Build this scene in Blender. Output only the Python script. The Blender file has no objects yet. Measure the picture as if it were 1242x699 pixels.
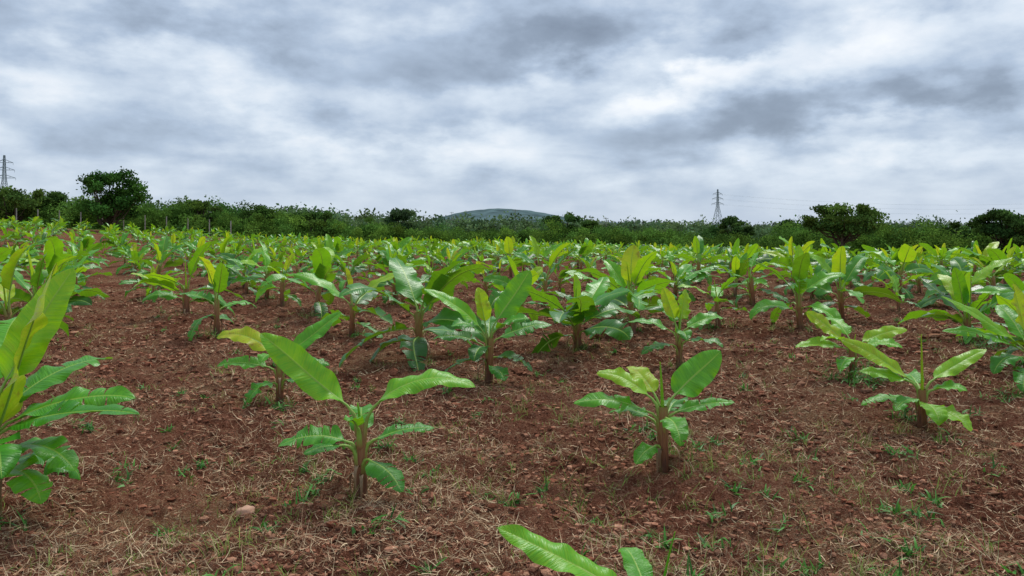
import bpy, math, numpy as np, bmesh
from mathutils import Vector
rng=np.random.default_rng(7)
scn=bpy.context.scene
scn.view_settings.view_transform='Standard'; scn.view_settings.look='None'; scn.view_settings.exposure=0
R=math.radians
# ------------------------------------------------------------------ noise
def _h(ix,iy,s):
    n=(ix.astype(np.int64)*374761393+iy.astype(np.int64)*668265263+s*974634777)&0xffffffff
    n=((n^(n>>13))*1274126177)&0xffffffff
    n=(n^(n>>16))&0xffffffff
    return n/4294967295.0
def vnoise(x,y,s=0):
    ix=np.floor(x); iy=np.floor(y); fx=x-ix; fy=y-iy
    fx=fx*fx*(3-2*fx); fy=fy*fy*(3-2*fy)
    a=_h(ix,iy,s);b=_h(ix+1,iy,s);c=_h(ix,iy+1,s);d=_h(ix+1,iy+1,s)
    return (a*(1-fx)+b*fx)*(1-fy)+(c*(1-fx)+d*fx)*fy
def fbm(x,y,o=4,s=0):
    r=np.zeros_like(x,dtype=float);a=.5;t=0
    for i in range(o):
        c,s_=math.cos(.6*i+.4),math.sin(.6*i+.4)
        X=(x*c-y*s_)*2**i+i*17.3;Y=(x*s_+y*c)*2**i-i*9.1
        r+=a*vnoise(X,Y,s+i);t+=a;a*=.5
    return r/t
def sstep(a,b,x):
    t=np.clip((x-a)/(b-a),0,1);return t*t*(3-2*t)
CA,SA=0.878,0.479
def hedge_y(x):
    return np.interp(x,[-140,-60,-40,-10,5,20,34,60,140],[70,70,76,84,88,82,60,50,46])
def terrain(x,y):
    f=(1-.6*sstep(200,900,y))
    return (np.clip(-13-x,0,75)*0.050*sstep(12,60,y)-np.clip(x+4,0,50)*.026*sstep(12,55,y)-.45*sstep(25,80,y)*sstep(-42,-14,x))*f
def ground_h(x,y):
    x=np.asarray(x,float);y=np.asarray(y,float)
    z=terrain(x,y)
    d=np.hypot(x,y)
    m=1-sstep(25,60,d)
    u=x*CA+y*SA
    z=z+m*(0.03*np.cos(2*np.pi*(u-1.4)/1.87)+0.10*(fbm(x/1.1,y/1.1,2,3)-.5)
        +0.085*(fbm(x/.33,y/.33,2,9)-.5))
    m2=1-sstep(12,30,d)
    r=1-np.abs(2*fbm(x/.16,y/.16,2,21)-1)
    msk=sstep(.3,.62,fbm(x/.6,y/.6,2,33)+.10)
    z=z+m2*(0.070*(r-.6)*(.3+.7*msk)+0.040*(fbm(x/.06,y/.06,2,41)-.5)+.016*(vnoise(x/.024,y/.024,47)-.5))
    return z
# ------------------------------------------------------------------ mesh helpers
def np_mesh(name,verts,faces,mats,col=None,uv=None,smooth=True,mi=None):
    me=bpy.data.meshes.new(name)
    verts=np.asarray(verts,np.float32)
    faces=np.asarray(faces)
    n,k=faces.shape
    me.vertices.add(len(verts)); me.vertices.foreach_set('co',verts.ravel())
    me.loops.add(n*k); me.loops.foreach_set('vertex_index',faces.astype(np.int32).ravel())
    me.polygons.add(n); me.polygons.foreach_set('loop_start',np.arange(0,n*k,k,dtype=np.int32))
    me.update(calc_edges=True)
    for m in mats: me.materials.append(m)
    if mi is not None: me.polygons.foreach_set('material_index',np.asarray(mi,np.int32))
    if col is not None:
        c=np.ones((len(verts),4),np.float32); c[:,:3]=np.asarray(col,np.float32)
        a=me.attributes.new('col','FLOAT_COLOR','POINT'); a.data.foreach_set('color',c.ravel())
    if uv is not None:
        l=me.uv_layers.new(name='UVMap')
        vi=np.empty(len(me.loops),np.int32); me.loops.foreach_get('vertex_index',vi)
        l.data.foreach_set('uv',np.asarray(uv,np.float32)[vi].ravel())
    me.polygons.foreach_set('use_smooth',np.full(len(me.polygons),smooth))
    me.update()
    return me
def add(name,me,loc=(0,0,0),rot=0,sc=1,parent=None,tilt=0):
    o=bpy.data.objects.new(name,me); scn.collection.objects.link(o)
    o.location=loc; o.rotation_euler=(rng.normal()*tilt,rng.normal()*tilt,rot) if tilt else (0,0,rot)
    o.scale=(sc,)*3 if np.isscalar(sc) else sc
    if parent: o.parent=parent
    return o
class MB:
    def __init__(s): s.v=[];s.f=[];s.uv=[];s.c=[];s.m=[]
    def grid(s,P,UV,C,mat,closed=False):
        n,m=P.shape[:2]; b=len(s.v)
        for i in range(n):
            for j in range(m):
                s.v.append(tuple(P[i,j])); s.uv.append(tuple(UV[i][j])); s.c.append(C)
        for i in range(n-1):
            for j in range(m if closed else m-1):
                k=(j+1)%m
                s.f.append((b+i*m+j,b+i*m+k,b+(i+1)*m+k,b+(i+1)*m+j)); s.m.append(mat)
    def tube(s,pts,rad,k,C,mat):
        pts=np.asarray(pts,float); n=len(pts)
        T=np.gradient(pts,axis=0); T/=np.linalg.norm(T,axis=1)[:,None]+1e-9
        ref=np.array([0.3,1,0.1]) ; ref/=np.linalg.norm(ref)
        P=np.zeros((n,k,3));UV=[]
        for i in range(n):
            a=np.cross(T[i],ref);a/=np.linalg.norm(a)+1e-9;b=np.cross(T[i],a)
            for j in range(k):
                th=2*math.pi*j/k
                P[i,j]=pts[i]+rad[i]*(math.cos(th)*a+math.sin(th)*b)
            UV.append([(i/(n-1),j/k) for j in range(k)])
        s.grid(P,UV,C,mat,True)
    def mesh(s,name,mats,smooth=True):
        return np_mesh(name,s.v,s.f,mats,col=s.c,uv=s.uv,smooth=smooth,mi=s.m)
# ------------------------------------------------------------------ node helper
def newmat(name):
    m=bpy.data.materials.new(name); m.use_nodes=True; nt=m.node_tree; nt.nodes.clear(); return m,nt
class N:
    def __init__(s,nt): s.nt=nt
    def __call__(s,t,ins=None,**kw):
        n=s.nt.nodes.new(t)
        for k,v in kw.items(): setattr(n,k,v)
        for k,v in (ins or {}).items():
            if isinstance(v,bpy.types.NodeSocket): s.nt.links.new(v,n.inputs[k])
            elif v is not None: n.inputs[k].default_value=v
        return n
    def math(s,op,a,b=None,c=None,clamp=False):
        n=s.nt.nodes.new('ShaderNodeMath');n.operation=op;n.use_clamp=clamp
        for i,v in enumerate((a,b,c)):
            if v is None: continue
            if isinstance(v,bpy.types.NodeSocket): s.nt.links.new(v,n.inputs[i])
            else: n.inputs[i].default_value=v
        return n.outputs[0]
    def mix(s,f,a,b,bt='MIX'):
        n=s.nt.nodes.new('ShaderNodeMix');n.data_type='RGBA';n.blend_type=bt
        for i,v in ((0,f),(6,a),(7,b)):
            if isinstance(v,bpy.types.NodeSocket): s.nt.links.new(v,n.inputs[i])
            else: n.inputs[i].default_value=(v if i==0 else (*v,1))
        return n.outputs[2]
    def ramp(s,f,stops,interp='LINEAR'):
        n=s.nt.nodes.new('ShaderNodeValToRGB');n.color_ramp.interpolation=interp
        e=n.color_ramp.elements
        while len(e)<len(stops): e.new(.5)
        for i,(p,c) in enumerate(stops): e[i].position=p;e[i].color=(*c,1) if len(c)==3 else c
        s.nt.links.new(f,n.inputs[0]);return n.outputs[0]
    def noise(s,vec,scale,detail=4,rough=.55,dist=0):
        return s('ShaderNodeTexNoise',{'Vector':vec,'Scale':scale,'Detail':detail,'Roughness':rough,'Distortion':dist})
# ------------------------------------------------------------------ materials
def leaf_material():
    m,nt=newmat('banana_leaf');n=N(nt)
    uv=n('ShaderNodeUVMap').outputs[0]; sep=n('ShaderNodeSeparateXYZ',{0:uv})
    at=n('ShaderNodeAttribute',attribute_name='col'); sc=n('ShaderNodeSeparateColor',{0:at.outputs['Color']})
    oi=n('ShaderNodeObjectInfo').outputs['Random']
    tc=n('ShaderNodeTexCoord').outputs['Object']
    q=n.math('MULTIPLY',n.math('ABSOLUTE',n.math('SUBTRACT',sep.outputs[1],.5)),2)
    su=n.math('SUBTRACT',n.math('MULTIPLY',sep.outputs[0],60),n.math('MULTIPLY',q,3.0))
    cv=n('ShaderNodeCombineXYZ',{0:su,1:n.math('MULTIPLY',sep.outputs[1],1.5),2:n.math('MULTIPLY',sc.outputs[2],37)})
    vein=n.noise(cv.outputs[0],1.0,2,.6).outputs[0]
    en=n.noise(tc,16,3,.65).outputs[0]
    tint=n.math('ADD',sc.outputs[0],n.math('MULTIPLY',n.math('SUBTRACT',oi,.5),.26))
    tint=n.math('ADD',tint,n.math('MULTIPLY',n.math('SUBTRACT',en,.5),.26))
    tint=n.math('ADD',tint,n.math('MULTIPLY',n.math('SUBTRACT',vein,.5),.34),clamp=True)
    base=n.ramp(tint,[(0,(.016,.105,.010)),(.28,(.042,.25,.014)),(.50,(.115,.43,.014)),(.74,(.32,.56,.012)),(1,(.60,.58,.022))])
    blf=n.math('MULTIPLY',n.ramp(en,[(.54,(0,0,0)),(.66,(1,1,1))]),n.math('MULTIPLY',n.math('SUBTRACT',tint,.66,clamp=True),2.0))
    base=n.mix(blf,base,(.28,.11,.03))
    mr=n.math('LESS_THAN',q,.06)
    base=n.mix(n.math('MULTIPLY',mr,.6),base,(.38,.55,.08))
    ed=n.math('ADD',q,n.math('SUBTRACT',en,.5))
    ed=n.math('ADD',ed,n.math('MULTIPLY',n.math('SUBTRACT',sep.outputs[0],.90,clamp=True),2.0))
    edf=n.math('MULTIPLY',n.math('SUBTRACT',ed,1.08,clamp=True),12,clamp=True)
    edf=n.math('MULTIPLY',edf,sc.outputs[1])
    base=n.mix(edf,base,(.24,.135,.045))
    bump=n('ShaderNodeBump',{'Height':vein,'Strength':.7,'Distance':.007})
    p=n('ShaderNodeBsdfPrincipled',{'Base Color':base,'Roughness':.36,'Normal':bump.outputs[0],'Specular IOR Level':.42})
    tr=n('ShaderNodeBsdfTranslucent',{'Color':n.mix(.5,base,(.44,.72,.01)),'Normal':bump.outputs[0]})
    tfac=n.math('MULTIPLY',n.math('SUBTRACT',1,edf),n.math('ADD',.22,n.math('MULTIPLY',tint,.24)))
    mx=n('ShaderNodeMixShader',{0:tfac,1:p.outputs[0],2:tr.outputs[0]})
    n('ShaderNodeOutputMaterial',{0:mx.outputs[0]})
    return m
def stalk_material():
    m,nt=newmat('banana_stem');n=N(nt)
    uv=n('ShaderNodeUVMap').outputs[0]; su=n('ShaderNodeSeparateXYZ',{0:uv}).outputs[0]
    at=n('ShaderNodeAttribute',attribute_name='col'); sc=n('ShaderNodeSeparateColor',{0:at.outputs['Color']})
    mp=n('ShaderNodeMapping',{'Vector':uv,'Scale':(3,14,1)})
    nz=n.noise(mp.outputs[0],1.6,4,.6).outputs[0]
    tc=n('ShaderNodeTexCoord').outputs['Object']; z=n('ShaderNodeSeparateXYZ',{0:tc}).outputs[2]
    f=n.math('ADD',n.math('MULTIPLY',z,1.7),n.math('MULTIPLY',n.math('SUBTRACT',nz,.5),1.2),clamp=True)
    st=n.ramp(f,[(0,(.09,.033,.016)),(.35,(.24,.09,.035)),(.65,(.28,.17,.05)),(.95,(.22,.30,.06))])
    pet=n.mix(nz,(.15,.36,.035),(.34,.44,.08))
    col=n.mix(n.math('MULTIPLY',sc.outputs[0],n.math('MULTIPLY',n.math('SUBTRACT',su,.03),5,clamp=True)),st,pet)
    dry=n.mix(nz,(.14,.075,.04),(.42,.28,.15))
    col=n.mix(sc.outputs[1],col,dry)
    bp=n('ShaderNodeBump',{'Height':nz,'Strength':.5,'Distance':.006})
    p=n('ShaderNodeBsdfPrincipled',{'Base Color':col,'Roughness':.5,'Normal':bp.outputs[0]})
    n('ShaderNodeOutputMaterial',{0:p.outputs[0]})
    return m
def soil_material():
    m,nt=newmat('red_soil');n=N(nt)
    tc=n('ShaderNodeTexCoord').outputs['Object']
    n1=n.noise(tc,.9,4,.6).outputs[0]; n2=n.noise(tc,13,5,.7).outputs[0]; n3=n.noise(tc,85,3,.75).outputs[0]
    a=n.math('ADD',n.math('MULTIPLY',n1,.34),n.math('ADD',n.math('MULTIPLY',n2,.47),n.math('MULTIPLY',n3,.36)))
    c=n.ramp(a,[(.42,(.062,.024,.015)),(.53,(.185,.070,.040)),(.63,(.31,.135,.082)),(.76,(.47,.28,.18))])
    sf=n.math('MULTIPLY',n.ramp(n3,[(.55,(0,0,0)),(.65,(1,1,1))]),n.ramp(n1,[(.40,(.18,)*3),(.60,(.9,)*3)]))
    c=n.mix(sf,c,(.55,.40,.25))
    gf=n.math('MULTIPLY',n.ramp(n.math('MULTIPLY',n.math('ADD',n1,n2),.5),[(.50,(0,0,0)),(.62,(1,1,1))]),.28)
    c=n.mix(gf,c,(.20,.18,.06))
    at=n('ShaderNodeAttribute',attribute_name='col'); sc=n('ShaderNodeSeparateColor',{0:at.outputs['Color']})
    grass=n.ramp(n1,[(.3,(.06,.13,.02)),(.6,(.13,.21,.035)),(.8,(.24,.25,.08))])
    c=n.mix(sc.outputs[0],c,grass)
    c=n.mix(sc.outputs[1],c,(.15,.22,.20))  # distance haze painted into the ground colour as a bluish blend
    b1=n('ShaderNodeBump',{'Height':n2,'Strength':1.0,'Distance':.07})
    b2=n('ShaderNodeBump',{'Height':n3,'Strength':1.0,'Distance':.02,'Normal':b1.outputs[0]})
    p=n('ShaderNodeBsdfDiffuse',{'Color':c,'Roughness':.9,'Normal':b2.outputs[0]})
    n('ShaderNodeOutputMaterial',{0:p.outputs[0]})
    return m
def attr_mat(name,rough=.7,trans=0.0,noise=0,bump=0,diffuse=False):
    m,nt=newmat(name);n=N(nt)
    at=n('ShaderNodeAttribute',attribute_name='col').outputs['Color']
    c=at;nrm=None
    if noise:
        tc=n('ShaderNodeTexCoord').outputs['Object']
        nz=n.noise(tc,noise,3,.6).outputs[0]
        c=n.mix(1.0,at,n.ramp(nz,[(.25,(.55,.55,.55)),(.75,(1.3,1.3,1.3))]),'MULTIPLY')
        if bump: nrm=n('ShaderNodeBump',{'Height':nz,'Strength':bump,'Distance':.05 if noise<20 else .01}).outputs[0]
    if diffuse: p=n('ShaderNodeBsdfDiffuse',{'Color':c,'Normal':nrm})
    else: p=n('ShaderNodeBsdfPrincipled',{'Base Color':c,'Roughness':rough,'Specular IOR Level':.25,'Normal':nrm})
    out=p.outputs[0]
    if trans:
        t=n('ShaderNodeBsdfTranslucent',{'Color':c}); out=n('ShaderNodeMixShader',{0:trans,1:out,2:t.outputs[0]}).outputs[0]
    n('ShaderNodeOutputMaterial',{0:out})
    return m
M_leaf=leaf_material();M_stem=stalk_material();M_soil=soil_material()
M_clod=attr_mat('soil_clod',1,0,60,.8,True)
M_straw=attr_mat('dry_straw',.8,.0,diffuse=True);M_grass=attr_mat('grass_blade',.5,.3)
M_tree=attr_mat('tree_leaf',.6,.2,diffuse=True);M_bark=attr_mat('bark',.9,0,8,.6)
M_hill=attr_mat('hazed_hill_scrub',1,0,.02,0,True);M_steel=attr_mat('galvanised_steel',.5,0,1.0)
M_plain=attr_mat('weathered_surface',.7,0,6,.3)
# ------------------------------------------------------------------ banana leaf / plant
def leaf(mb,r,h,az,el,droop,L,W,fold=15,curl=-25,roll=0,tint=.4,pet=.10,tears=0,bend=0,age=.3,base=(0,0),sr=.03,NS=20,M=4,kt=6,ripple=1.0,dp=1.5,wb=.24):
    NP=64
    sh=.09
    tot=sh+pet+L
    s=np.linspace(0,tot,NP)
    tp=np.clip((s-sh*.6)/max(pet+sh*.4,1e-3),0,1); tl=np.clip((s-sh-pet)/L,0,1)
    e=82+(el-82)*(tp*tp*(3-2*tp))-droop*(tl**dp)
    e=e+ np.sin(tl*7+r.random()*6)*2.2*ripple*(tl>0)
    a=az+bend*tl
    e=np.radians(e);a=np.radians(a)
    T=np.stack([np.cos(e)*np.cos(a),np.cos(e)*np.sin(a),np.sin(e)],1)
    P=np.zeros((NP,3)); P[1:]=np.cumsum(T[:-1]*(tot/(NP-1)),0)
    az0=math.radians(az)
    P+=np.array([base[0]+math.cos(az0)*sr*.5,base[1]+math.sin(az0)*sr*.5,h-sh])
    S=np.stack([np.sin(a),-np.cos(a),np.zeros(NP)],1)
    Nn=np.cross(S,T)
    rl=np.radians(roll*sstep(0,.25,tl)+ripple*10*np.sin(tl*4+r.random()*6)*tl)[:,None]
    S2=S*np.cos(rl)+Nn*np.sin(rl); N2=Nn*np.cos(rl)-S*np.sin(rl)
    s0=sh+pet
    def ev(A,t):
        x=np.clip((s0+t*L)/tot,0,1)*(NP-1); i=min(int(x),NP-2); f=x-i
        return A[i]*(1-f)+A[i+1]*f
    seed=r.random()
    k=14 if NS>12 else 8
    idx=np.linspace(0,NP-1,k).astype(int)
    rad=[]
    for i in idx:
        if s[i]<sh: rad.append(sr*.62*(1-.35*s[i]/sh))
        elif s[i]<s0: rad.append(sr*.40+(.0068-sr*.40)*((s[i]-sh)/pet)**.7)
        else: rad.append(.0068*(1-.8*tl[i]))
    pp=P[idx]-N2[idx]*np.array([.004 if s[i]>s0 else 0 for i in idx])[:,None]
    mb.tube(pp,rad,kt,(1,0,seed),1)
    def wid(t):
        b=math.sqrt(max(0,1-(1-min(t/wb,1))**2)); q=max(0,(t-.42)/.58)
        return W*max(.02,b)*(max(0,1-q**2.2))**.66
    for side in (1,-1):
        ts=sorted(r.uniform(.12,.92,tears)) if tears else []
        ts=[0]+[t for i,t in enumerate(ts) if i==0 or t-ts[i-1]>.04]+[1]
        ph=r.random()*6; ph2=r.random()*6; fs=fold+r.normal()*5; am=(.016+.022*r.random())*ripple
        cw=r.normal()*16*ripple; cph=r.random()*6
        for pi in range(len(ts)-1):
            A,B=ts[pi],ts[pi+1]; n=max(2,int(round((B-A)*NS)))
            ex=r.normal()*13 if tears else 0
            G=np.zeros((n+1,M+1,3));UV=[]
            for i in range(n+1):
                t=A+(B-A)*i/n; row=[]
                gap=.010+.022*r.random()
                os=on=0.; w=wid(t)
                cc_=curl+cw*math.sin(t*5+cph)
                for m_ in range(M+1):
                    q=m_/M; tt=t
                    if i==0 and A>0: tt+=gap*q*.8
                    if i==n and B<1: tt-=gap*q*.8
                    tt=min(tt+.035*q*(1-t),1)
                    if m_:
                        phi=math.radians(fs+cc_*(q-.5/M)+ex*q)
                        os+=w/M*math.cos(phi); on+=w/M*math.sin(phi)
                    rp=am*W/.1*(math.sin(t*15+ph)*.6+math.sin(t*34+ph2)*.3)*q*q*(w/W)
                    G[i,m_]=ev(P,tt)+side*ev(S2,tt)*os+ev(N2,tt)*(on+rp)
                    row.append((t,.5+.5*side*q))
                UV.append(row)
            mb.grid(G,UV,(tint,age,seed),0)
def spear(mb,r,h,H,az=0,lean=4,rad=.011,tint=.75):
    n=8;pts=[];rr=[]
    for i in range(n):
        t=i/(n-1); o=math.tan(math.radians(lean))*H*t*(.5+.5*t)
        pts.append((math.cos(math.radians(az))*o,math.sin(math.radians(az))*o,h-.05+H*t)); rr.append(rad*(1.1-t)**.6)
    mb.tube(pts,rr,7,(tint,0,.5),0)
def stem(mb,r,H,r0=.04,r1=.026,k=12,dry=3):
    n=9;pts=[];rr=[]
    lx,ly=r.normal(0,.012,2)
    for i in range(n):
        t=i/(n-1); pts.append((lx*t,ly*t,-.10+(H+.10)*t)); rr.append(r0*(1.22-.22*min(1,t*4))*(1-t)+r1*t)
    mb.tube(pts,rr,k,(0,0,r.random()),1)
    for j in range(5 if k>8 else 2):
        a=r.random()*6.28; z1=H*(.25+.16*j); pp=[];rd=[]
        for i in range(6):
            t=i/5; z=-.05+z1*t; rad=(r0*(1-z/H*.5))*.42
            off=r0*(1-z/max(H,.1)*.4)*.60
            pp.append((math.cos(a)*off,math.sin(a)*off,z)); rd.append(rad*(1-.55*t**3))
        mb.tube(pp,rd,8,(.2*j/5,0,r.random()),1)
    for j in range(dry):
        a=r.random()*360
        z=H*(.15+.5*r.random()); L=.06+.12*r.random();G=np.zeros((6,3,3));UV=[]
        ca,sa=math.cos(math.radians(a)),math.sin(math.radians(a))
        for i in range(6):
            t=i/5; out=r0*.9+L*.5*math.sin(t*2.2); zz=z+.03*math.sin(t*3)-L*1.2*t*t
            w=.013*(1-t*.7)
            for q in range(3):
                o=(q-1)*w; G[i,q]=(ca*out-sa*o,sa*out+ca*o,zz+abs(q-1)*.008*math.sin(9*t))
            UV.append([(t,q/2) for q in range(3)])
        mb.grid(G,UV,(0,1,r.random()),1)
def random_plant(seed,lo=False):
    r=np.random.default_rng(seed);mb=MB()
    NS,M,kt=(8,2,3) if lo else (20,4,6)
    H=r.uniform(.26,.48)
    stem(mb,r,H,.043,.028,6 if lo else 12,1 if lo else 4)
    az=r.random()*360; K=r.integers(6,11); vig=r.uniform(.72,1.2)
    for i in range(K):
        f=i/(K-1)
        el=-4+50*f**1.0+r.normal()*13
        L=vig*(.34+.36*math.sin(math.pi*min(1,.15+.66*f))+r.normal()*.05)
        W=L*r.uniform(.135,.185)
        leaf(mb,r,.12+(H-.10)*(.2+.8*f),az,el,r.uniform(40,105)*(1-.5*f),L,W,fold=r.uniform(2,28),curl=-r.uniform(5,50)*(1-.5*f),
             roll=r.normal()*24,tint=np.clip(.05+.44*f+r.normal()*.16,0,1),pet=.04+.09*f,tears=int(r.integers(0,7)) if f<.8 else 0,
             bend=r.normal()*18,age=.9*(1-f)**.6*r.random()+.15,NS=NS,M=M,kt=kt,dp=r.uniform(1.1,2.2),wb=r.uniform(.18,.3))
        az+=137+r.normal()*26
    if r.random()<.48:
        L=r.uniform(.30,.52)
        leaf(mb,r,H+.05,az,r.uniform(58,98),r.uniform(-8,40),L,L*r.uniform(.16,.25),fold=r.uniform(8,45),curl=r.uniform(-10,20),roll=r.normal()*40,
             tint=r.uniform(.55,1.0),pet=.12,NS=NS,M=M,kt=kt,age=.1,ripple=.5)
    if r.random()<.6: spear(mb,r,H+.05,r.uniform(.25,.42),r.random()*360,r.uniform(0,8))
    return mb.mesh('banana_plant',[M_leaf,M_stem])
def custom(seed,H,leaves,sp=None,r0=.04,dry=4):
    r=np.random.default_rng(seed);mb=MB();stem(mb,r,H,r0,r0*.62,14,dry)
    for d in leaves:
        d=dict(d);leaf(mb,r,d.pop('h'),d.pop('az'),d.pop('el'),d.pop('dr'),d.pop('L'),d.pop('W'),NS=36,M=6,kt=8,**d)
    if sp: spear(mb,r,H,*sp)
    return mb.mesh('banana_plant',[M_leaf,M_stem])
LF=lambda h,az,el,dr,L,W,**k:dict(h=h,az=az,el=el,dr=dr,L=L,W=W,**k)
hand=[]
hand.append((-.82,4.19,custom(1,.40,[
 LF(.20,318,-5,45,.30,.080,tint=.26,tears=4,roll=0,fold=5,age=.6,pet=.05),
 LF(.27,182,15,50,.38,.070,tint=.36,tears=5,roll=25,age=.8,pet=.06),
 LF(.24,205,5,30,.20,.05,tint=.3,tears=1,roll=20),
 LF(.27,8,20,28,.33,.058,tint=.30,tears=5,roll=-22,age=.8,pet=.06),
 LF(.30,100,30,50,.34,.07,tint=.35,tears=1,pet=.05),
 LF(.36,262,48,60,.16,.05,tint=.4,pet=.04),
 LF(.40,4,46,72,.58,.076,tint=.56,roll=-28,pet=.12,fold=18,curl=-30,age=.5,dp=.9),
 LF(.42,174,38,2,.62,.086,tint=.58,roll=50,pet=.10,fold=26,curl=-26,bend=-6,age=.5),
 ],sp=(.16,200,6,.012,.6))))
hand.append((.92,4.72,custom(2,.40,[
 LF(.16,222,-5,45,.20,.055,tint=.45,roll=20,pet=.05),
 LF(.32,278,8,85,.28,.070,tint=.45,tears=1,pet=.06),
 LF(.32,180,22,40,.48,.062,tint=.46,roll=25,tears=3,age=.8,pet=.07),
 LF(.32,2,20,28,.37,.052,tint=.42,roll=-22,tears=3,age=.9,pet=.07),
 LF(.26,140,15,50,.3,.06,tint=.35),
 LF(.28,60,20,50,.32,.07,tint=.3,tears=2),
 LF(.38,160,38,48,.36,.065,tint=.74,roll=30,age=.3),
 LF(.38,25,36,4,.44,.098,tint=.48,roll=-48,pet=.10,fold=14,age=.4),
 LF(.38,120,45,50,.30,.07,tint=.85,roll=10),
 ],sp=(.32,150,3,.012,.7))))
hand.append((-.22,7.29,custom(3,.42,[
 LF(.14,300,0,60,.26,.08,tint=.3,tears=1,pet=.05),LF(.2,200,5,60,.40,.08,tint=.08,tears=4,age=.8,pet=.05),
 LF(.22,340,5,60,.40,.08,tint=.08,tears=4,pet=.05),LF(.28,250,15,90,.30,.09,tint=.12,tears=2),
 LF(.30,170,22,50,.46,.08,tint=.2,tears=3,roll=20),LF(.34,10,26,35,.54,.085,tint=.32,tears=3,roll=-25),
 LF(.34,90,40,50,.4,.08,tint=.3),LF(.38,215,42,70,.36,.09,tint=.35,roll=15),
 LF(.42,178,46,30,.66,.085,tint=.58,roll=35,age=.5),LF(.42,330,38,50,.38,.08,tint=.4,roll=-20),
 LF(.46,28,52,0,.60,.120,tint=.52,roll=-52,pet=.12,fold=16),
 LF(.46,140,78,10,.34,.08,tint=.9,fold=30,roll=30)],sp=None)))
hand.append((-1.96,6.54,custom(4,.38,[
 LF(.2,230,0,80,.28,.08,tint=.4,tears=2,pet=.05),LF(.22,330,10,60,.28,.07,tint=.25,tears=2,pet=.05),
 LF(.28,190,18,40,.42,.075,tint=.45,tears=2,roll=25,age=.7),LF(.30,20,14,50,.32,.07,tint=.35,tears=1,roll=-20),
 LF(.33,110,30,50,.35,.08,tint=.35),LF(.36,260,30,80,.26,.07,tint=.5),
 LF(.38,168,44,66,.56,.085,tint=.94,roll=38,age=.2,dp=1),LF(.38,25,38,4,.54,.085,tint=.48,roll=-42,pet=.10,age=.6)],sp=(.2,20,6))))
hand.append((2.95,5.56,custom(5,.31,[
 LF(.18,300,-5,45,.30,.09,tint=.55,tears=1,roll=-10,pet=.05),LF(.2,265,5,90,.24,.08,tint=.5,tears=1,pet=.05),
 LF(.20,185,14,45,.40,.05,tint=.3,tears=6,roll=20,age=1,pet=.05),LF(.22,210,10,60,.26,.06,tint=.3,tears=2,pet=.05),
 LF(.26,80,20,50,.3,.07,tint=.3),LF(.28,350,22,60,.24,.06,tint=.4,roll=-15,pet=.05),
 LF(.30,165,36,15,.54,.068,tint=.66,roll=38,age=.7),LF(.30,178,22,30,.36,.06,tint=.5,roll=25),
 LF(.30,15,28,14,.52,.060,tint=.55,roll=-38,pet=.10,age=.6)],sp=(.44,90,2,.011,.75))))
hand.append((1.75,8.1,custom(6,.40,[
 LF(.2,200,5,50,.36,.08,tint=.3,tears=2),LF(.24,340,10,50,.36,.08,tint=.3,tears=2),LF(.3,270,25,80,.3,.08,tint=.4,tears=1),
 LF(.32,175,28,45,.46,.08,tint=.45,roll=25),LF(.34,20,28,45,.48,.08,tint=.5,roll=-25),LF(.38,110,45,30,.4,.08,tint=.5),
 LF(.40,150,74,10,.36,.08,tint=.95,fold=25,roll=60),LF(.40,60,64,10,.36,.085,tint=.85,fold=20,roll=-60)],sp=(.25,20,4))))
hand.append((3.35,7.6,custom(8,.30,[
 LF(.18,230,5,60,.32,.07,tint=.3,tears=2),LF(.18,320,5,60,.32,.07,tint=.3,tears=2),LF(.26,182,14,36,.48,.075,tint=.5,roll=25,tears=1),
 LF(.28,345,18,50,.36,.07,tint=.42,roll=-20),LF(.30,200,28,60,.32,.07,tint=.5),LF(.30,10,24,30,.52,.075,tint=.6,roll=-35,age=.6),
 LF(.30,160,42,10,.44,.085,tint=.68,roll=48),LF(.34,100,40,50,.4,.08,tint=.4)],sp=(.2,0,8))))
hand.append((-2.60,3.85,custom(9,.60,[
 LF(.22,335,15,95,.36,.10,tint=.45,tears=4,age=.6),LF(.26,20,10,90,.36,.10,tint=.2,tears=4),LF(.3,230,10,70,.4,.1,tint=.2,tears=2),
 LF(.32,350,16,75,.42,.095,tint=.38,tears=4,roll=-10),LF(.38,310,14,80,.38,.10,tint=.25,tears=3),
 LF(.42,350,20,34,.70,.095,tint=.22,tears=6,roll=-16,age=.8,pet=.10,bend=12),
 LF(.44,12,26,44,.60,.09,tint=.35,tears=4,roll=-24,age=.6),
 LF(.5,60,35,50,.6,.1,tint=.3,tears=3),LF(.5,180,35,60,.6,.1,tint=.35,tears=2),LF(.6,110,50,50,.6,.1,tint=.4,tears=1),
 LF(.60,50,62,4,.66,.10,tint=.62,roll=-60,fold=15),
 LF(.40,342,68,0,.90,.165,tint=.84,roll=-35,pet=.08,fold=16,curl=-26,age=.4,bend=12),
 ],sp=None,r0=.055)))
hand.append((.48,2.60,custom(10,.12,[
 LF(.08,300,10,50,.25,.06,tint=.4),LF(.1,240,10,50,.22,.06,tint=.4),LF(.08,10,12,35,.30,.05,tint=.5,roll=-20),
 LF(.14,100,30,50,.25,.05,tint=.4),
 LF(.15,172,30,14,.50,.062,tint=.56,roll=34,pet=.09,fold=18,curl=-24,bend=-4,age=.5)],sp=(.38,350,10,.007,.55),r0=.03)))
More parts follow.
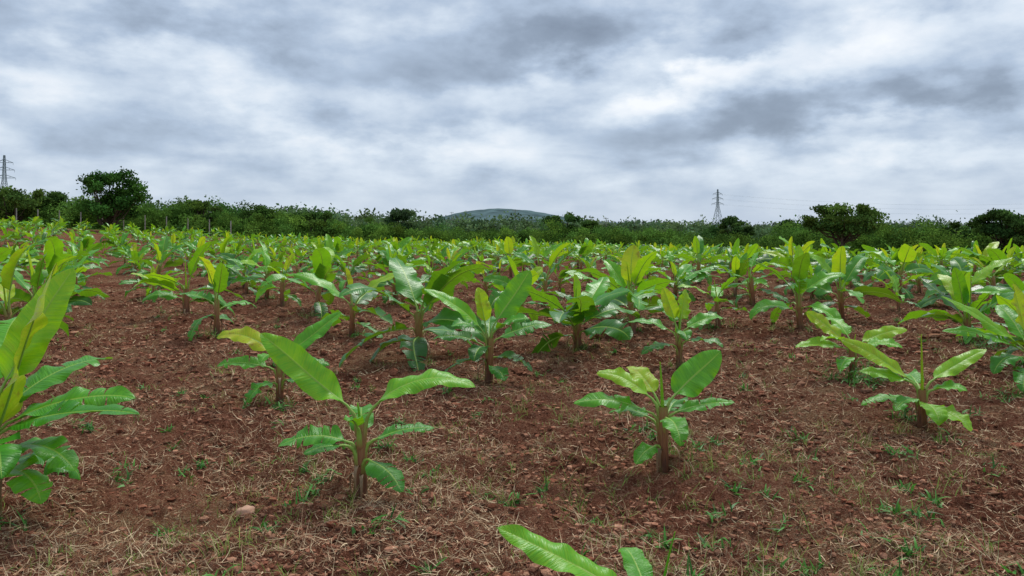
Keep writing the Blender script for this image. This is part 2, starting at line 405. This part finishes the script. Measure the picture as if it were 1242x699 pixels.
hand.append((4.62,6.9,custom(11,.46,[
 LF(.2,230,5,70,.4,.09,tint=.3,tears=3),LF(.3,200,10,80,.4,.09,tint=.25,tears=3),LF(.3,300,15,60,.4,.09,tint=.3,tears=2),
 LF(.36,178,24,30,.70,.075,tint=.45,roll=25,tears=4,age=.7),LF(.38,166,38,12,.76,.075,tint=.6,roll=30),LF(.42,20,40,40,.6,.09,tint=.4),
 LF(.4,90,50,40,.5,.09,tint=.4),LF(.46,120,80,8,.45,.09,tint=.9,fold=30)],sp=None)))
for x,y,me in hand:
    add('banana_plant',me,(x,y,float(ground_h(x,y))))
hi=[random_plant(100+i) for i in range(30)]
lo=[random_plant(400+i,True) for i in range(20)]
fixed=[(-4.05,10.6,1.05,0),(-1.03,8.75,1.12,1),(.78,9.3,1.10,2),(-5.35,12.7,1.25,3),(4.1,11.0,1.15,4),(-2.15,10.4,1.0,5),
       (-3.3,13.0,1.15,6),(3.1,11.6,.95,7),(-6.05,9.4,1.15,8),(-6.9,11.2,1.2,9),(.1,11.2,1.05,10),(1.9,12.4,1.15,11),(6.0,10.2,1.1,12),(5.6,8.3,.9,13)]
taken=[(h[0],h[1]) for h in hand]+[(f[0],f[1]) for f in fixed]
feet=list(taken)
for x,y,s,v in fixed:
    add('banana_plant',hi[v],(x,y,float(ground_h(x,y))-.01),rng.random()*6.28,s*1.08,tilt=.06)
crop=bpy.data.objects.new('banana_crop_rows',None);scn.collection.objects.link(crop)
cnt=0
for k in range(-45,75):
    u=-.45+1.87*k
    for j in range(-40,80):
        v=1.0+1.9*j+rng.normal()*.28+(k%2)*.4; uu=u+rng.normal()*.20
        x=uu*CA-v*SA; y=uu*SA+v*CA
        rr=rng.random();sc=rng.uniform(.68,1.34);rot=rng.random()*6.28
        if y<.8 or rr<.07: continue
        if y>hedge_y(x)-3 or abs(x)>.8*y+6: continue
        if y<9.6 and abs(x)<.70*y+.9: continue
        if min((x-a)**2+(y-b)**2 for a,b in taken)<1.35**2: continue
        if 0.0<uu<1.0: continue
        z=float(ground_h(x,y))-.01
        if y<22:
            add('banana_plant',hi[rng.integers(len(hi))],(x,y,z),rot,sc*1.12,tilt=.08)
            if rng.random()<.5: feet.append((x,y))
        else:
            add('plant',(hi if y<32 else lo)[rng.integers(20)],(x,y,z),rot,sc*.97,parent=crop,tilt=.08); cnt+=1
print('crop',cnt)
# ------------------------------------------------------------------ ground sheet
cx,cy=0.,-2.5
rad=[2.0]
while rad[-1]<5000:
    r_=rad[-1]; rad.append(r_+ (0.017 if r_<10 else min(.017*(r_/10)**2.2, r_*.06)))
rad=np.array(rad); ang=np.radians(np.linspace(-60,60,1250))
RR,AA=np.meshgrid(rad,ang,indexing='ij')
X=cx+RR*np.sin(AA);Y=cy+RR*np.cos(AA)
Z=ground_h(X,Y)
n,m=X.shape
V=np.stack([X,Y,Z],-1).reshape(-1,3)
I=np.arange(n*m).reshape(n,m)
F=np.stack([I[:-1,:-1],I[:-1,1:],I[1:,1:],I[1:,:-1]],-1).reshape(-1,4)
g=sstep(-2.5,0,Y-hedge_y(X)).ravel(); far_haze=sstep(150,1200,np.hypot(X,Y)).ravel()
me=np_mesh('ground',V,F[:,::-1],[M_soil],col=np.stack([g,far_haze,g*0],1))
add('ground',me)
# ------------------------------------------------------------------ scattering helpers
def scatter(nn,r0,r1,half=46,p=1.0):
    t=rng.random(nn)**p; r=r0*(r1/r0)**t; a=np.radians(rng.uniform(-half,half,nn))
    return r*np.sin(a),r*np.cos(a)
bm=bmesh.new();bmesh.ops.create_icosphere(bm,subdivisions=1,radius=1);bm.verts.ensure_lookup_table()
iv=np.array([v.co[:] for v in bm.verts]);ifc=np.array([[v.index for v in f.verts] for f in bm.faces]);bm.free()
nc=105000
x,y=scatter(nc,1.7,24)
dens=fbm(x/.5,y/.5,3,77)
keep=rng.random(nc)<sstep(.32,.6,dens)*.85+.15; x=x[keep];y=y[keep];nc=len(x)
sz=.0035+.010*rng.random(nc)**2.2+.016*(rng.random(nc)**14); sz*=np.clip(np.hypot(x,y)/5,1,2.4)
cv=iv[None]*(1+.9*(rng.random((nc,len(iv),1))-.5))*sz[:,None,None]*np.stack([rng.uniform(.7,1.6,nc),rng.uniform(.7,1.6,nc),rng.uniform(.4,.9,nc)],1)[:,None,:]
th=rng.random(nc)*6.28;c_,s_=np.cos(th)[:,None],np.sin(th)[:,None]
vx=cv[...,0]*c_-cv[...,1]*s_;vy=cv[...,0]*s_+cv[...,1]*c_
cv=np.stack([vx+x[:,None],vy+y[:,None],cv[...,2]+(ground_h(x,y)+sz*.2)[:,None]],-1)
cf=(ifc[None]+np.arange(nc)[:,None,None]*len(iv)).reshape(-1,3)
b=rng.uniform(.4,1.4,nc)[:,None];mixr=rng.random(nc)[:,None]**1.5
cc=(np.array([.20,.078,.047])*(1-mixr)+np.array([.36,.19,.12])*mixr)*b
me=np_mesh('soil_clods',cv.reshape(-1,3),cf,[M_clod],col=np.repeat(cc,len(iv),0),smooth=False)
add('soil_clods',me)
def ribbons(name,x,y,z,az,el,L,W,dr,col,mat,seg=3,taper=.12):
    nn=len(x);pts=np.zeros((nn,seg+1,3));e=el.copy();p=np.stack([x,y,z],1);pts[:,0]=p
    for i in range(seg):
        d=np.stack([np.cos(e)*np.cos(az),np.cos(e)*np.sin(az),np.sin(e)],1)
        p=p+d*(L/seg)[:,None];pts[:,i+1]=p;e=e-dr/seg
    sd=np.stack([-np.sin(az),np.cos(az),np.zeros(nn)],1)
    sd[:,2]=rng.normal(0,.4,nn)
    w=(W[:,None]*np.linspace(1,taper,seg+1)**.7)[:,:,None]*.5
    A=pts-sd[:,None]*w;B=pts+sd[:,None]*w
    V=np.stack([A,B],2).reshape(-1,3)
    q=[];k=2*(seg+1)
    for i in range(seg): q.append([2*i,2*i+1,2*i+3,2*i+2])
    F=(np.array(q)[None]+np.arange(nn)[:,None,None]*k).reshape(-1,4)
    me=np_mesh(name,V,F,[mat],col=np.repeat(col,k,0),smooth=True)
    return add(name,me)
ns=150000
x,y=scatter(ns,1.7,28)
dn=fbm(x/.8+5,y/.8,3,55)+.10*sstep(-1,4,x)
kp=rng.random(ns)<sstep(.36,.62,dn)*.88+.12;x=x[kp];y=y[kp];ns=len(x)
d=np.hypot(x,y)
L=rng.uniform(.02,.09,ns)*(1+1.0*(rng.random(ns)>.9));W=rng.uniform(.0018,.0044,ns)*np.clip(d/5,1,3)
t=rng.random(ns)[:,None]**1.1;br=rng.uniform(.4,1.15,ns)[:,None]
col=(np.array([.64,.50,.32])*(1-t)+np.array([.34,.18,.10])*t)*br
ribbons('straw_litter',x,y,ground_h(x,y)+rng.uniform(.002,.020,ns),rng.random(ns)*6.28,rng.normal(.12,.32,ns),L,W,rng.normal(0,.7,ns),col,M_straw)
nt_=7500
tx,ty=scatter(nt_,1.8,34)
dn=fbm(tx/1.3+9,ty/1.3,3,91)+.07*sstep(-1,4,tx)
kp=rng.random(nt_)<sstep(.40,.66,dn)*.8+.08;tx=tx[kp];ty=ty[kp]
ex=[(-1.35,3.55),(-1.25,3.6),(-1.3,3.5),(.0,4.2),(1.15,3.5),(1.6,4.9),(1.7,4.8),(1.55,4.7),(1.35,4.9),(1.1,4.75),(1.2,4.6),(1.0,5.0),(2.9,5.7),(3.05,5.5),(2.75,5.5),(.05,6.2),(.5,5.9),(1.5,3.3),(1.65,3.2),(1.9,3.9),(2.7,3.9),(-.2,4.3),(1.45,3.25),(1.55,3.2),(1.2,3.0),(2.4,5.2),(1.3,5.6),(.35,3.9),(-.6,3.2),(2.1,3.4)]
for fx,fy in feet:
    for _ in range(3): ex.append((fx+rng.normal()*.14,fy+rng.normal()*.14))
tx=np.concatenate([tx,[e[0] for e in ex]]);ty=np.concatenate([ty,[e[1] for e in ex]])
ts=rng.uniform(.3,1.0,len(tx))**1.4; ts[-len(ex):]=rng.uniform(.8,1.6,len(ex))
nb=rng.integers(4,12,len(tx)); nb[-len(ex):]=16
rep=np.repeat(np.arange(len(tx)),nb);nn=len(rep)
x=tx[rep]+rng.normal(0,.02,nn);y=ty[rep]+rng.normal(0,.02,nn)
tv=rng.random(len(tx))[rep][:,None]
col=(np.array([.10,.26,.03])*(1-tv)+np.array([.30,.40,.08])*tv)*rng.uniform(.6,1.2,nn)[:,None]
dry=(rng.random(nn)<.25)[:,None];col=np.where(dry,np.array([.50,.39,.21]),col)
ribbons('grass_tufts',x,y,ground_h(x,y)-.004,rng.random(nn)*6.28,rng.uniform(.6,1.5,nn),rng.uniform(.05,.15,nn)*ts[rep],rng.uniform(.0022,.0048,nn)*np.clip(np.hypot(x,y)/6,1,2),rng.uniform(.2,1.6,nn),col,M_grass,4)
wc=[(3.25,7.35,.22,260),(3.5,7.5,.18,200),(2.95,5.75,.12,90),(1.5,3.1,.08,60),(4.3,6.6,.15,120),(-1.9,6.3,.10,60),(5.9,9.6,.25,220),(1.95,12.2,.25,160),(1.62,3.0,.07,50)]
wx_,wy_=scatter(300,2.2,30)
for a_,b_ in zip(wx_,wy_): wc.append((a_,b_,rng.uniform(.02,.07),int(rng.integers(8,30))))
for fx,fy in feet[len(hand):]:
    wc.append((fx+rng.normal()*.1,fy-.05+rng.normal()*.1,rng.uniform(.05,.14),int(rng.integers(20,80))))
X0=[];Y0=[];S0=[]
for wx,wy,wr,k in wc:
    X0.append(wx+rng.normal(0,wr*.6,k));Y0.append(wy+rng.normal(0,wr*.6,k));S0.append(np.full(k,wr))
x=np.concatenate(X0);y=np.concatenate(Y0);s=np.concatenate(S0);k=len(x)
z=ground_h(x,y)+np.abs(rng.normal(0,1,k))*s*.35
col=np.array([.05,.16,.022])*rng.uniform(.6,2.0,k)[:,None]
ribbons('weeds',x,y,z,rng.random(k)*6.28,rng.uniform(-.2,1.2,k),rng.uniform(.03,.09,k),rng.uniform(.006,.016,k),rng.uniform(0,1.2,k),col,M_grass,3)
def stone(x,y,s):
    bm=bmesh.new();bmesh.ops.create_icosphere(bm,subdivisions=3,radius=1)
    v=np.array([q.co[:] for q in bm.verts]);f=np.array([[w.index for w in q.verts] for q in bm.faces]);bm.free()
    nz=fbm(v[:,0]*1.6+3,v[:,1]*1.6+v[:,2]*1.3,3,5)[:,None];v=v*(.7+.6*nz)*np.array([1,.75,.55])*s
    me=np_mesh('stone',v,f,[M_plain],col=np.tile([.52,.30,.20],(len(v),1)))
    add('stone',me,(x,y,float(ground_h(x,y))+s*.3),.3)
stone(-1.39,4.04,.05)
# ------------------------------------------------------------------ trees and hedges
def leaves_cloud(C,Rr,cnt,size,base,seed,shell=.55):
    r=np.random.default_rng(seed);nb=len(C);idx=np.repeat(np.arange(nb),cnt);k=len(idx)
    d=r.normal(size=(k,3));d/=np.linalg.norm(d,axis=1)[:,None]
    rad=(shell+(1-shell)*r.random(k))[:,None]*(1+.5*(fbm(d[:,0]*2.5+idx*1.7,d[:,1]*2.5+d[:,2]*3,2,seed)[:,None]-.5)*2)
    P=C[idx]+d*rad*Rr[idx]
    a=r.normal(size=(k,3));a/=np.linalg.norm(a,axis=1)[:,None]
    b=np.cross(a,r.normal(size=(k,3)));b/=np.linalg.norm(b,axis=1)[:,None]
    s=size*r.uniform(.5,1.3,k)[:,None]
    V=np.stack([P-a*s,P-b*s*.65,P+a*s,P+b*s*.65],1)
    F=np.arange(k*4).reshape(-1,4)
    tone=r.uniform(.55,1.5,nb)[idx]*r.uniform(.65,1.35,k)
    hue=r.random(nb)[idx][:,None]
    c=(np.array(base)*(1-hue*.6)+np.array(base)*np.array([1.9,1.35,.9])*hue*.6)*tone[:,None]
    return V.reshape(-1,3),F,np.repeat(c,4,0)
def tree(name,x,y,H,Wd,base=(.05,.11,.025),flat=.6,trunk=.35,nl=16,per=330,ls=.12,seed=0,tr=.16,multi=3,lean=0,top=.75):
    r=np.random.default_rng(seed);z0=float(terrain(np.array(x*1.),np.array(y*1.)))
    em=bpy.data.objects.new(name,None);scn.collection.objects.link(em);em.location=(x,y,z0)
    C=[];Rr=[];ch=H*(1-trunk)
    for i in range(nl):
        a=r.random()*6.28;q=math.sqrt(r.random());zz=r.random()
        prof=math.sin(math.pi*min(1,.22+top*.8*zz))
        lx=math.cos(a)*q*Wd*.42*prof+lean*zz;ly=math.sin(a)*q*Wd*.42*prof
        C.append((lx,ly,H*trunk+ch*(.10+.80*zz)));s=Wd*r.uniform(.10,.17);Rr.append((s,s,s*flat))
    C=np.array(C);Rr=np.array(Rr)
    V,F,c=leaves_cloud(C,Rr,per,ls,base,seed+1,.25)
    add('crown',np_mesh('crown',V,F,[M_tree],col=c,smooth=False),parent=em)
    mb=MB()
    for j in range(multi):
        a=6.28*j/multi+r.random();fx,fy=math.cos(a)*Wd*.12,math.sin(a)*Wd*.12
        mb.tube([(fx*.1,fy*.1,-.3),(fx*.4,fy*.4,H*trunk*.5),(fx,fy,H*trunk),(fx*1.5,fy*1.5,H*.7)],[tr,tr*.8,tr*.6,tr*.2],7,(.11,.085,.06),0)
    for i in range(nl):
        s=np.array([0,0,H*trunk*r.uniform(.6,1)]);e=C[i];md=(s+e)/2+np.array([0,0,-.1*H*r.random()])
        mb.tube([s,md,e],[tr*.45,tr*.3,tr*.08],5,(.10,.075,.05),0)
    add('trunk',mb.mesh('trunk',[M_bark]),parent=em)
def W(px,d): return (px-621)/938*d
tree('acacia_tree',W(131,70),70,5.9,6.9,nl=46,per=300,flat=.6,trunk=.16,seed=11,multi=5,base=(.040,.115,.024),top=.7)
tree('acacia_tree',W(1022,64),64,4.7,7.0,nl=46,per=240,flat=.42,trunk=.48,seed=12,base=(.065,.14,.034),top=.6)
tree('acacia_tree',W(1222,60),60,4.4,5.2,nl=32,per=260,flat=.5,trunk=.38,seed=13,base=(.055,.125,.034))
tree('neem_tree',W(488,110),110,4.5,5.6,nl=26,per=220,flat=.6,trunk=.25,seed=14,ls=.17,base=(.055,.105,.05))
tree('neem_tree',W(683,95),95,4.1,5.4,nl=28,per=220,flat=.6,trunk=.2,seed=15,ls=.15,base=(.055,.12,.034))
tree('neem_tree',W(712,99),99,3.3,4.6,nl=20,per=220,flat=.5,trunk=.2,seed=16,ls=.15,base=(.065,.135,.034))
tree('neem_tree',W(18,74),74,3.9,6,nl=28,per=260,flat=.7,trunk=.2,seed=17,ls=.14,base=(.07,.14,.034))
tree('neem_tree',W(1165,66),66,3.7,4,nl=20,per=240,flat=.6,trunk=.25,seed=18,ls=.12,base=(.06,.13,.034))
tree('neem_tree',W(385,84),84,3.4,5,nl=22,per=240,flat=.6,trunk=.2,seed=19,ls=.14,base=(.07,.145,.034))
tree('acacia_tree',W(895,88),88,4.1,5.0,nl=26,per=220,flat=.5,trunk=.35,seed=20,ls=.14,base=(.06,.12,.034))
tree('neem_tree',W(957,90),90,3.9,4.2,nl=20,per=220,flat=.6,trunk=.3,seed=23,ls=.14,base=(.055,.12,.036))
tree('neem_tree',W(64,78),78,3.5,5,nl=24,per=240,flat=.6,trunk=.2,seed=21,ls=.14,base=(.05,.11,.03))
tree('neem_tree',W(245,82),82,3.7,4.2,nl=22,per=240,flat=.6,trunk=.2,seed=24,ls=.14,base=(.07,.14,.04))
tree('neem_tree',W(310,84),84,3.5,4.6,nl=22,per=240,flat=.6,trunk=.2,seed=25,ls=.14,base=(.055,.12,.034))
tree('neem_tree',W(1110,66),66,3.3,4.4,nl=20,per=240,flat=.6,trunk=.25,seed=26,ls=.12,base=(.075,.15,.036))
def hedge(name,px0,px1,step,base,seed,top,off=0,per=150,ls=.10,rr=(.6,1.4)):
    r=np.random.default_rng(seed);C=[];Rr=[]
    px=px0
    while px<px1:
        px+=step*r.uniform(.5,1.5)
        d=70.
        for _ in range(8): d=float(hedge_y(W(px,d)))+off
        d+=r.uniform(0,6);x=W(px,d);z0=float(terrain(np.array(x),np.array(d)))
        Ht=np.interp(px,[a for a,b in top],[b for a,b in top])*(.40+1.15*float(fbm(np.array(px/24.),np.array(seed*1.3),3,seed)))*r.uniform(.85,1.1)
        for _ in range(r.integers(2,5)):
            s=r.uniform(*rr);zz=Ht*r.uniform(.15,1)-s*.5
            C.append((x+r.normal()*.8,d+r.normal()*.8,z0+max(zz,.2)));Rr.append((s,s,s*r.uniform(.5,.8)))
    C=np.array(C);Rr=np.array(Rr);V,F,c=leaves_cloud(C,Rr,per,ls,base,seed+5,.4)
    add(name,np_mesh(name,V,F,[M_tree],col=c,smooth=False))
hedge('scrub_hedge',-330,1600,3.2,(.085,.185,.036),31,[(-330,3.2),(0,2.7),(90,2.2),(180,2.9),(330,3.1),(430,2.6),(520,2.0),(640,2.0),(700,2.6),(800,2.2),(940,2.4),(980,3.1),(1100,3.2),(1242,3.5),(1600,3.6)],per=190)
hedge('scrub_thicket',-330,1600,7,(.055,.13,.034),37,[(-330,4),(0,3.4),(60,3.0),(110,3.0),(300,3.9),(400,3.5),(520,2.3),(640,2.1),(760,2.7),(940,2.7),(1000,3.9),(1242,4.3),(1600,4.5)],off=9,per=230,ls=.13,rr=(.8,1.7))
def woodland(name,d0,d1,nb,h0,h1,size,base,seed,ls,per=45):
    r=np.random.default_rng(seed);d=r.uniform(d0,d1,nb);x=d*r.uniform(-1.0,1.0,nb)
    H=r.uniform(h0,h1,nb)*(.6+.9*fbm(x/40,d/90,2,seed));s=size*r.uniform(.6,1.4,nb)
    z=terrain(x,d)
    C=np.stack([x,d,z+H-s*.5],1);C2=C.copy();C2[:,2]=z+H*.35
    Rr=np.stack([s,s,s*.6],1)
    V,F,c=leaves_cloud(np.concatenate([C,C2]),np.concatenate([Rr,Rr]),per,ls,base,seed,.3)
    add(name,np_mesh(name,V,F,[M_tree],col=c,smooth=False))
woodland('distant_woodland',150,300,420,2.6,4.9,3.6,(.085,.15,.075),51,.38,110)  # leaf colour greyed to paint in some aerial haze
woodland('far_woodland',380,900,700,4,7.5,9,(.115,.17,.14),52,1.0,60)  # paler, bluer leaf colour stands in for thicker air haze
# ------------------------------------------------------------------ hill
xs=np.linspace(-900,900,260);ys=np.linspace(1900,3200,60)
XX,YY=np.meshgrid(xs,ys,indexing='ij')
def hp(x,y):
    c=-88
    a=50*np.exp(-(np.abs((x-c)/170))**2.2)
    a+=26*np.exp(-((x-c-190)/150)**2)+20*np.exp(-((x-330)/360)**2)+14*np.exp(-((x+330)/260)**2)
    return a*np.exp(-((y-2500)/330)**2)+ (fbm(x/60,y/60,4,8)-.5)*8*np.exp(-((y-2500)/400)**2)-4
ZZ=hp(XX,YY);n,m=XX.shape;I=np.arange(n*m).reshape(n,m)
F=np.stack([I[:-1,:-1],I[1:,:-1],I[1:,1:],I[:-1,1:]],-1).reshape(-1,4)
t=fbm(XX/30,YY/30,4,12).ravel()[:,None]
col=np.array([.085,.130,.135])*(.6+.8*t)  # scrub tone with bluish aerial perspective baked into the base colour
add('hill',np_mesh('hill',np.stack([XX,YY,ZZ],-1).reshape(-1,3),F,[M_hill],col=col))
# ------------------------------------------------------------------ pylons and lines
ARMS=[(.66,.155),(.78,.14),(.89,.12)]
def pylon(x,y,H,rot):
    mb=MB();t=.0056*H;C=(.20,.23,.26)
    def wdt(z):
        f=z/H
        return H*(.125-.103*min(f/.62,1)) if f<.62 else H*(.022-.013*(f-.62)/.38)
    def bm_(a,b,k=1): mb.tube([a,b],[t*k*.5,t*k*.5],4,C,0)
    zs=[0,.14,.27,.39,.5,.58,.66,.72,.78,.84,.89,.95,1.0]
    for i in range(len(zs)-1):
        z0,z1=zs[i]*H,zs[i+1]*H;a,b=wdt(z0),wdt(z1)
        c0=[(-a,-a,z0),(a,-a,z0),(a,a,z0),(-a,a,z0)];c1=[(-b,-b,z1),(b,-b,z1),(b,b,z1),(-b,b,z1)]
        for k in range(4):
            bm_(c0[k],c1[k],1.5);bm_(c0[k],c1[(k+1)%4],.8);bm_(c0[(k+1)%4],c1[k],.8);bm_(c1[k],c1[(k+1)%4],.8)
    for f,w in ARMS:
        z=f*H;b=wdt(z);w*=H
        for s in (-1,1):
            for q in (-b,b):
                bm_((s*b,q,z),(s*w,0,z),1.1);bm_((s*b,q,z+.045*H),(s*w,0,z),1.0)
            bm_((s*w*.5,0,z),(s*w*.5,0,z+.024*H),.8)
            bm_((s*w,0,z),(s*w,0,z-.035*H),.9)
    z0=float(terrain(np.array(x*1.),np.array(y*1.)))
    add('electricity_pylon',mb.mesh('electricity_pylon',[M_steel],False),(x,y,z0),rot)
P1=(133,500);P2=(455,600);P3=(-172,262)
r1=.25
pylon(*P1,28,r1);pylon(*P2,28,r1);pylon(*P3,22.5,.2)
mb=MB()
for f,w in ARMS:
    for s in (-1,1):
        a=np.array([P1[0]+s*w*28*math.cos(r1),P1[1]+s*w*28*math.sin(r1),28*(f-.035)-.5]);b=np.array([P2[0]+s*w*28*math.cos(r1),P2[1]+s*w*28*math.sin(r1),28*(f-.035)-.5])
        pts=[a+(b-a)*t-np.array([0,0,9*4*t*(1-t)*.6]) for t in np.linspace(0,1,20)]
        mb.tube(pts,[.016]*20,4,(.3,.33,.37),0)
add('power_lines',mb.mesh('power_lines',[M_steel]))
def upole(px,d,H):
    mb=MB();x=W(px,d);z0=float(terrain(np.array(x),np.array(d*1.)))
    mb.tube([(0,0,-.3),(0,0,H*.5),(0,0,H)],[.14,.12,.09],8,(.24,.23,.21),0)
    mb.tube([(-.8,0,H-.4),(.8,0,H-.4)],[.07,.07],4,(.16,.16,.16),0)
    for q in(-.7,0,.7): mb.tube([(q,0,H-.4),(q,0,H-.12)],[.05,.04],6,(.4,.36,.32),0)
    add('utility_pole',mb.mesh('utility_pole',[M_plain]),(x,d,z0))
upole(625,210,7.2);upole(548,320,8);upole(735,260,6.5);upole(590,420,9)
fm=MB()
for px in range(20,300,26):
    d=71.
    for _ in range(6): d=float(hedge_y(W(px,d)))-1.6
    x=W(px,d);z0=float(terrain(np.array(x),np.array(d)))
    fm.tube([(x,d,z0-.2),(x,d,z0+1.7)],[.07,.065],4,(.36,.34,.31),0)
add('fence',fm.mesh('fence',[M_plain],False))
# ------------------------------------------------------------------ world
w=bpy.data.worlds.new('World');scn.world=w;w.use_nodes=True;nt=w.node_tree;nt.nodes.clear();n=N(nt)
sun_el,sun_az=R(58),R(25)
sky=n('ShaderNodeTexSky');sky.sky_type='NISHITA';sky.sun_disc=False;sky.sun_elevation=sun_el;sky.sun_rotation=sun_az
bg1=n('ShaderNodeBackground',{0:sky.outputs[0],1:.10})
dirv=n('ShaderNodeTexCoord').outputs['Generated']
sp=n('ShaderNodeSeparateXYZ',{0:dirv})
A=n.math('ARCTAN2',sp.outputs[0],sp.outputs[1]);E=n.math('ARCSINE',sp.outputs[2])
dn=n.math('ADD',n.math('MAXIMUM',sp.outputs[2],0),.20)
cp=n('ShaderNodeCombineXYZ',{0:n.math('DIVIDE',sp.outputs[0],dn),1:n.math('DIVIDE',sp.outputs[1],dn),2:.3})
f1=n.noise(cp.outputs[0],1.9,5,.50,.25).outputs[0]
ae=n('ShaderNodeCombineXYZ',{0:A,1:n.math('MULTIPLY',E,1.9),2:0})
wn=n.noise(ae.outputs[0],8,6,.56)
f=n.math('ADD',.60,n.math('ADD',n.math('MULTIPLY',n.math('SUBTRACT',f1,.5),.70),n.math('MULTIPLY',n.math('SUBTRACT',wn.outputs[0],.5),.95)))
wv=n('ShaderNodeVectorMath',{0:n('ShaderNodeVectorMath',{0:wn.outputs[1],1:(.5,.5,.5)},operation='SUBTRACT').outputs[0],1:(.26,.12,0)},operation='MULTIPLY')
ae0=n('ShaderNodeCombineXYZ',{0:A,1:E,2:0})
ae2=n('ShaderNodeVectorMath',{0:ae0.outputs[0],1:wv.outputs[0]},operation='ADD').outputs[0]
feats=[(640,62,230,34,10,-.32),(880,150,210,28,8,-.30),(1110,115,180,22,12,-.24),(100,15,230,34,0,-.26),(290,165,190,26,-3,-.16),
       (560,235,200,18,0,-.06),(1040,60,260,28,8,.26),(540,180,170,26,4,.22),(350,105,180,28,-5,.22),(60,95,130,26,0,.18),
       (860,90,140,20,20,.22),(700,190,160,24,10,.12),(1190,190,140,26,0,.18),(470,40,120,24,0,-.08),(200,60,120,24,0,.08),(1000,205,200,20,4,.10)]
for px,py,sx,sy,ro,am in feats:
    a0=math.atan((px-621)/938);e0=math.atan((277-py)/938*math.cos(a0))
    mp=n('ShaderNodeMapping',{'Vector':ae2,'Location':(a0,e0,0),'Rotation':(0,0,R(ro)),'Scale':(sx/938,sy/938,1)},vector_type='TEXTURE')
    ln=n('ShaderNodeVectorMath',{0:mp.outputs[0]},operation='LENGTH').outputs['Value']
    g=n('ShaderNodeMapRange',{'Value':ln,'From Min':0.,'From Max':1.35,'To Min':am,'To Max':0.},interpolation_type='SMOOTHSTEP').outputs[0]
    f=n.math('ADD',f,g)
hz=n('ShaderNodeMapRange',{'Value':E,'From Min':0.0,'From Max':.10,'To Min':.70,'To Max':0.},interpolation_type='SMOOTHSTEP').outputs[0]
f=n('ShaderNodeMix',{0:hz,2:f,3:.66}).outputs[0]
cc=n.ramp(f,[(.0,(.18,.225,.30)),(.28,(.27,.335,.435)),(.52,(.43,.525,.665)),(.74,(.65,.735,.84)),(1,(.90,.93,.97))])
bg2=n('ShaderNodeBackground',{0:cc,1:1.08})
mx=n('ShaderNodeMixShader',{0:.93,1:bg1.outputs[0],2:bg2.outputs[0]})
n('ShaderNodeOutputWorld',{0:mx.outputs[0]})
sl=bpy.data.lights.new('sun','SUN');sl.energy=3.1;sl.angle=R(16);sl.color=(1,.965,.91)
so=bpy.data.objects.new('sun',sl);scn.collection.objects.link(so)
dv=Vector((math.sin(sun_az)*math.cos(sun_el),math.cos(sun_az)*math.cos(sun_el),math.sin(sun_el)))
so.rotation_euler=dv.to_track_quat('Z','Y').to_euler();so.location=dv*50
# ------------------------------------------------------------------ camera
cd=bpy.data.cameras.new('camera');cam=bpy.data.objects.new('camera',cd);scn.collection.objects.link(cam)
cd.sensor_width=36;cd.lens=36*938/1242;cd.shift_y=-72.5/1242;cd.clip_start=.05;cd.clip_end=8000
cam.location=(0,0,1.5);cam.rotation_euler=(R(90),0,0);scn.camera=cam
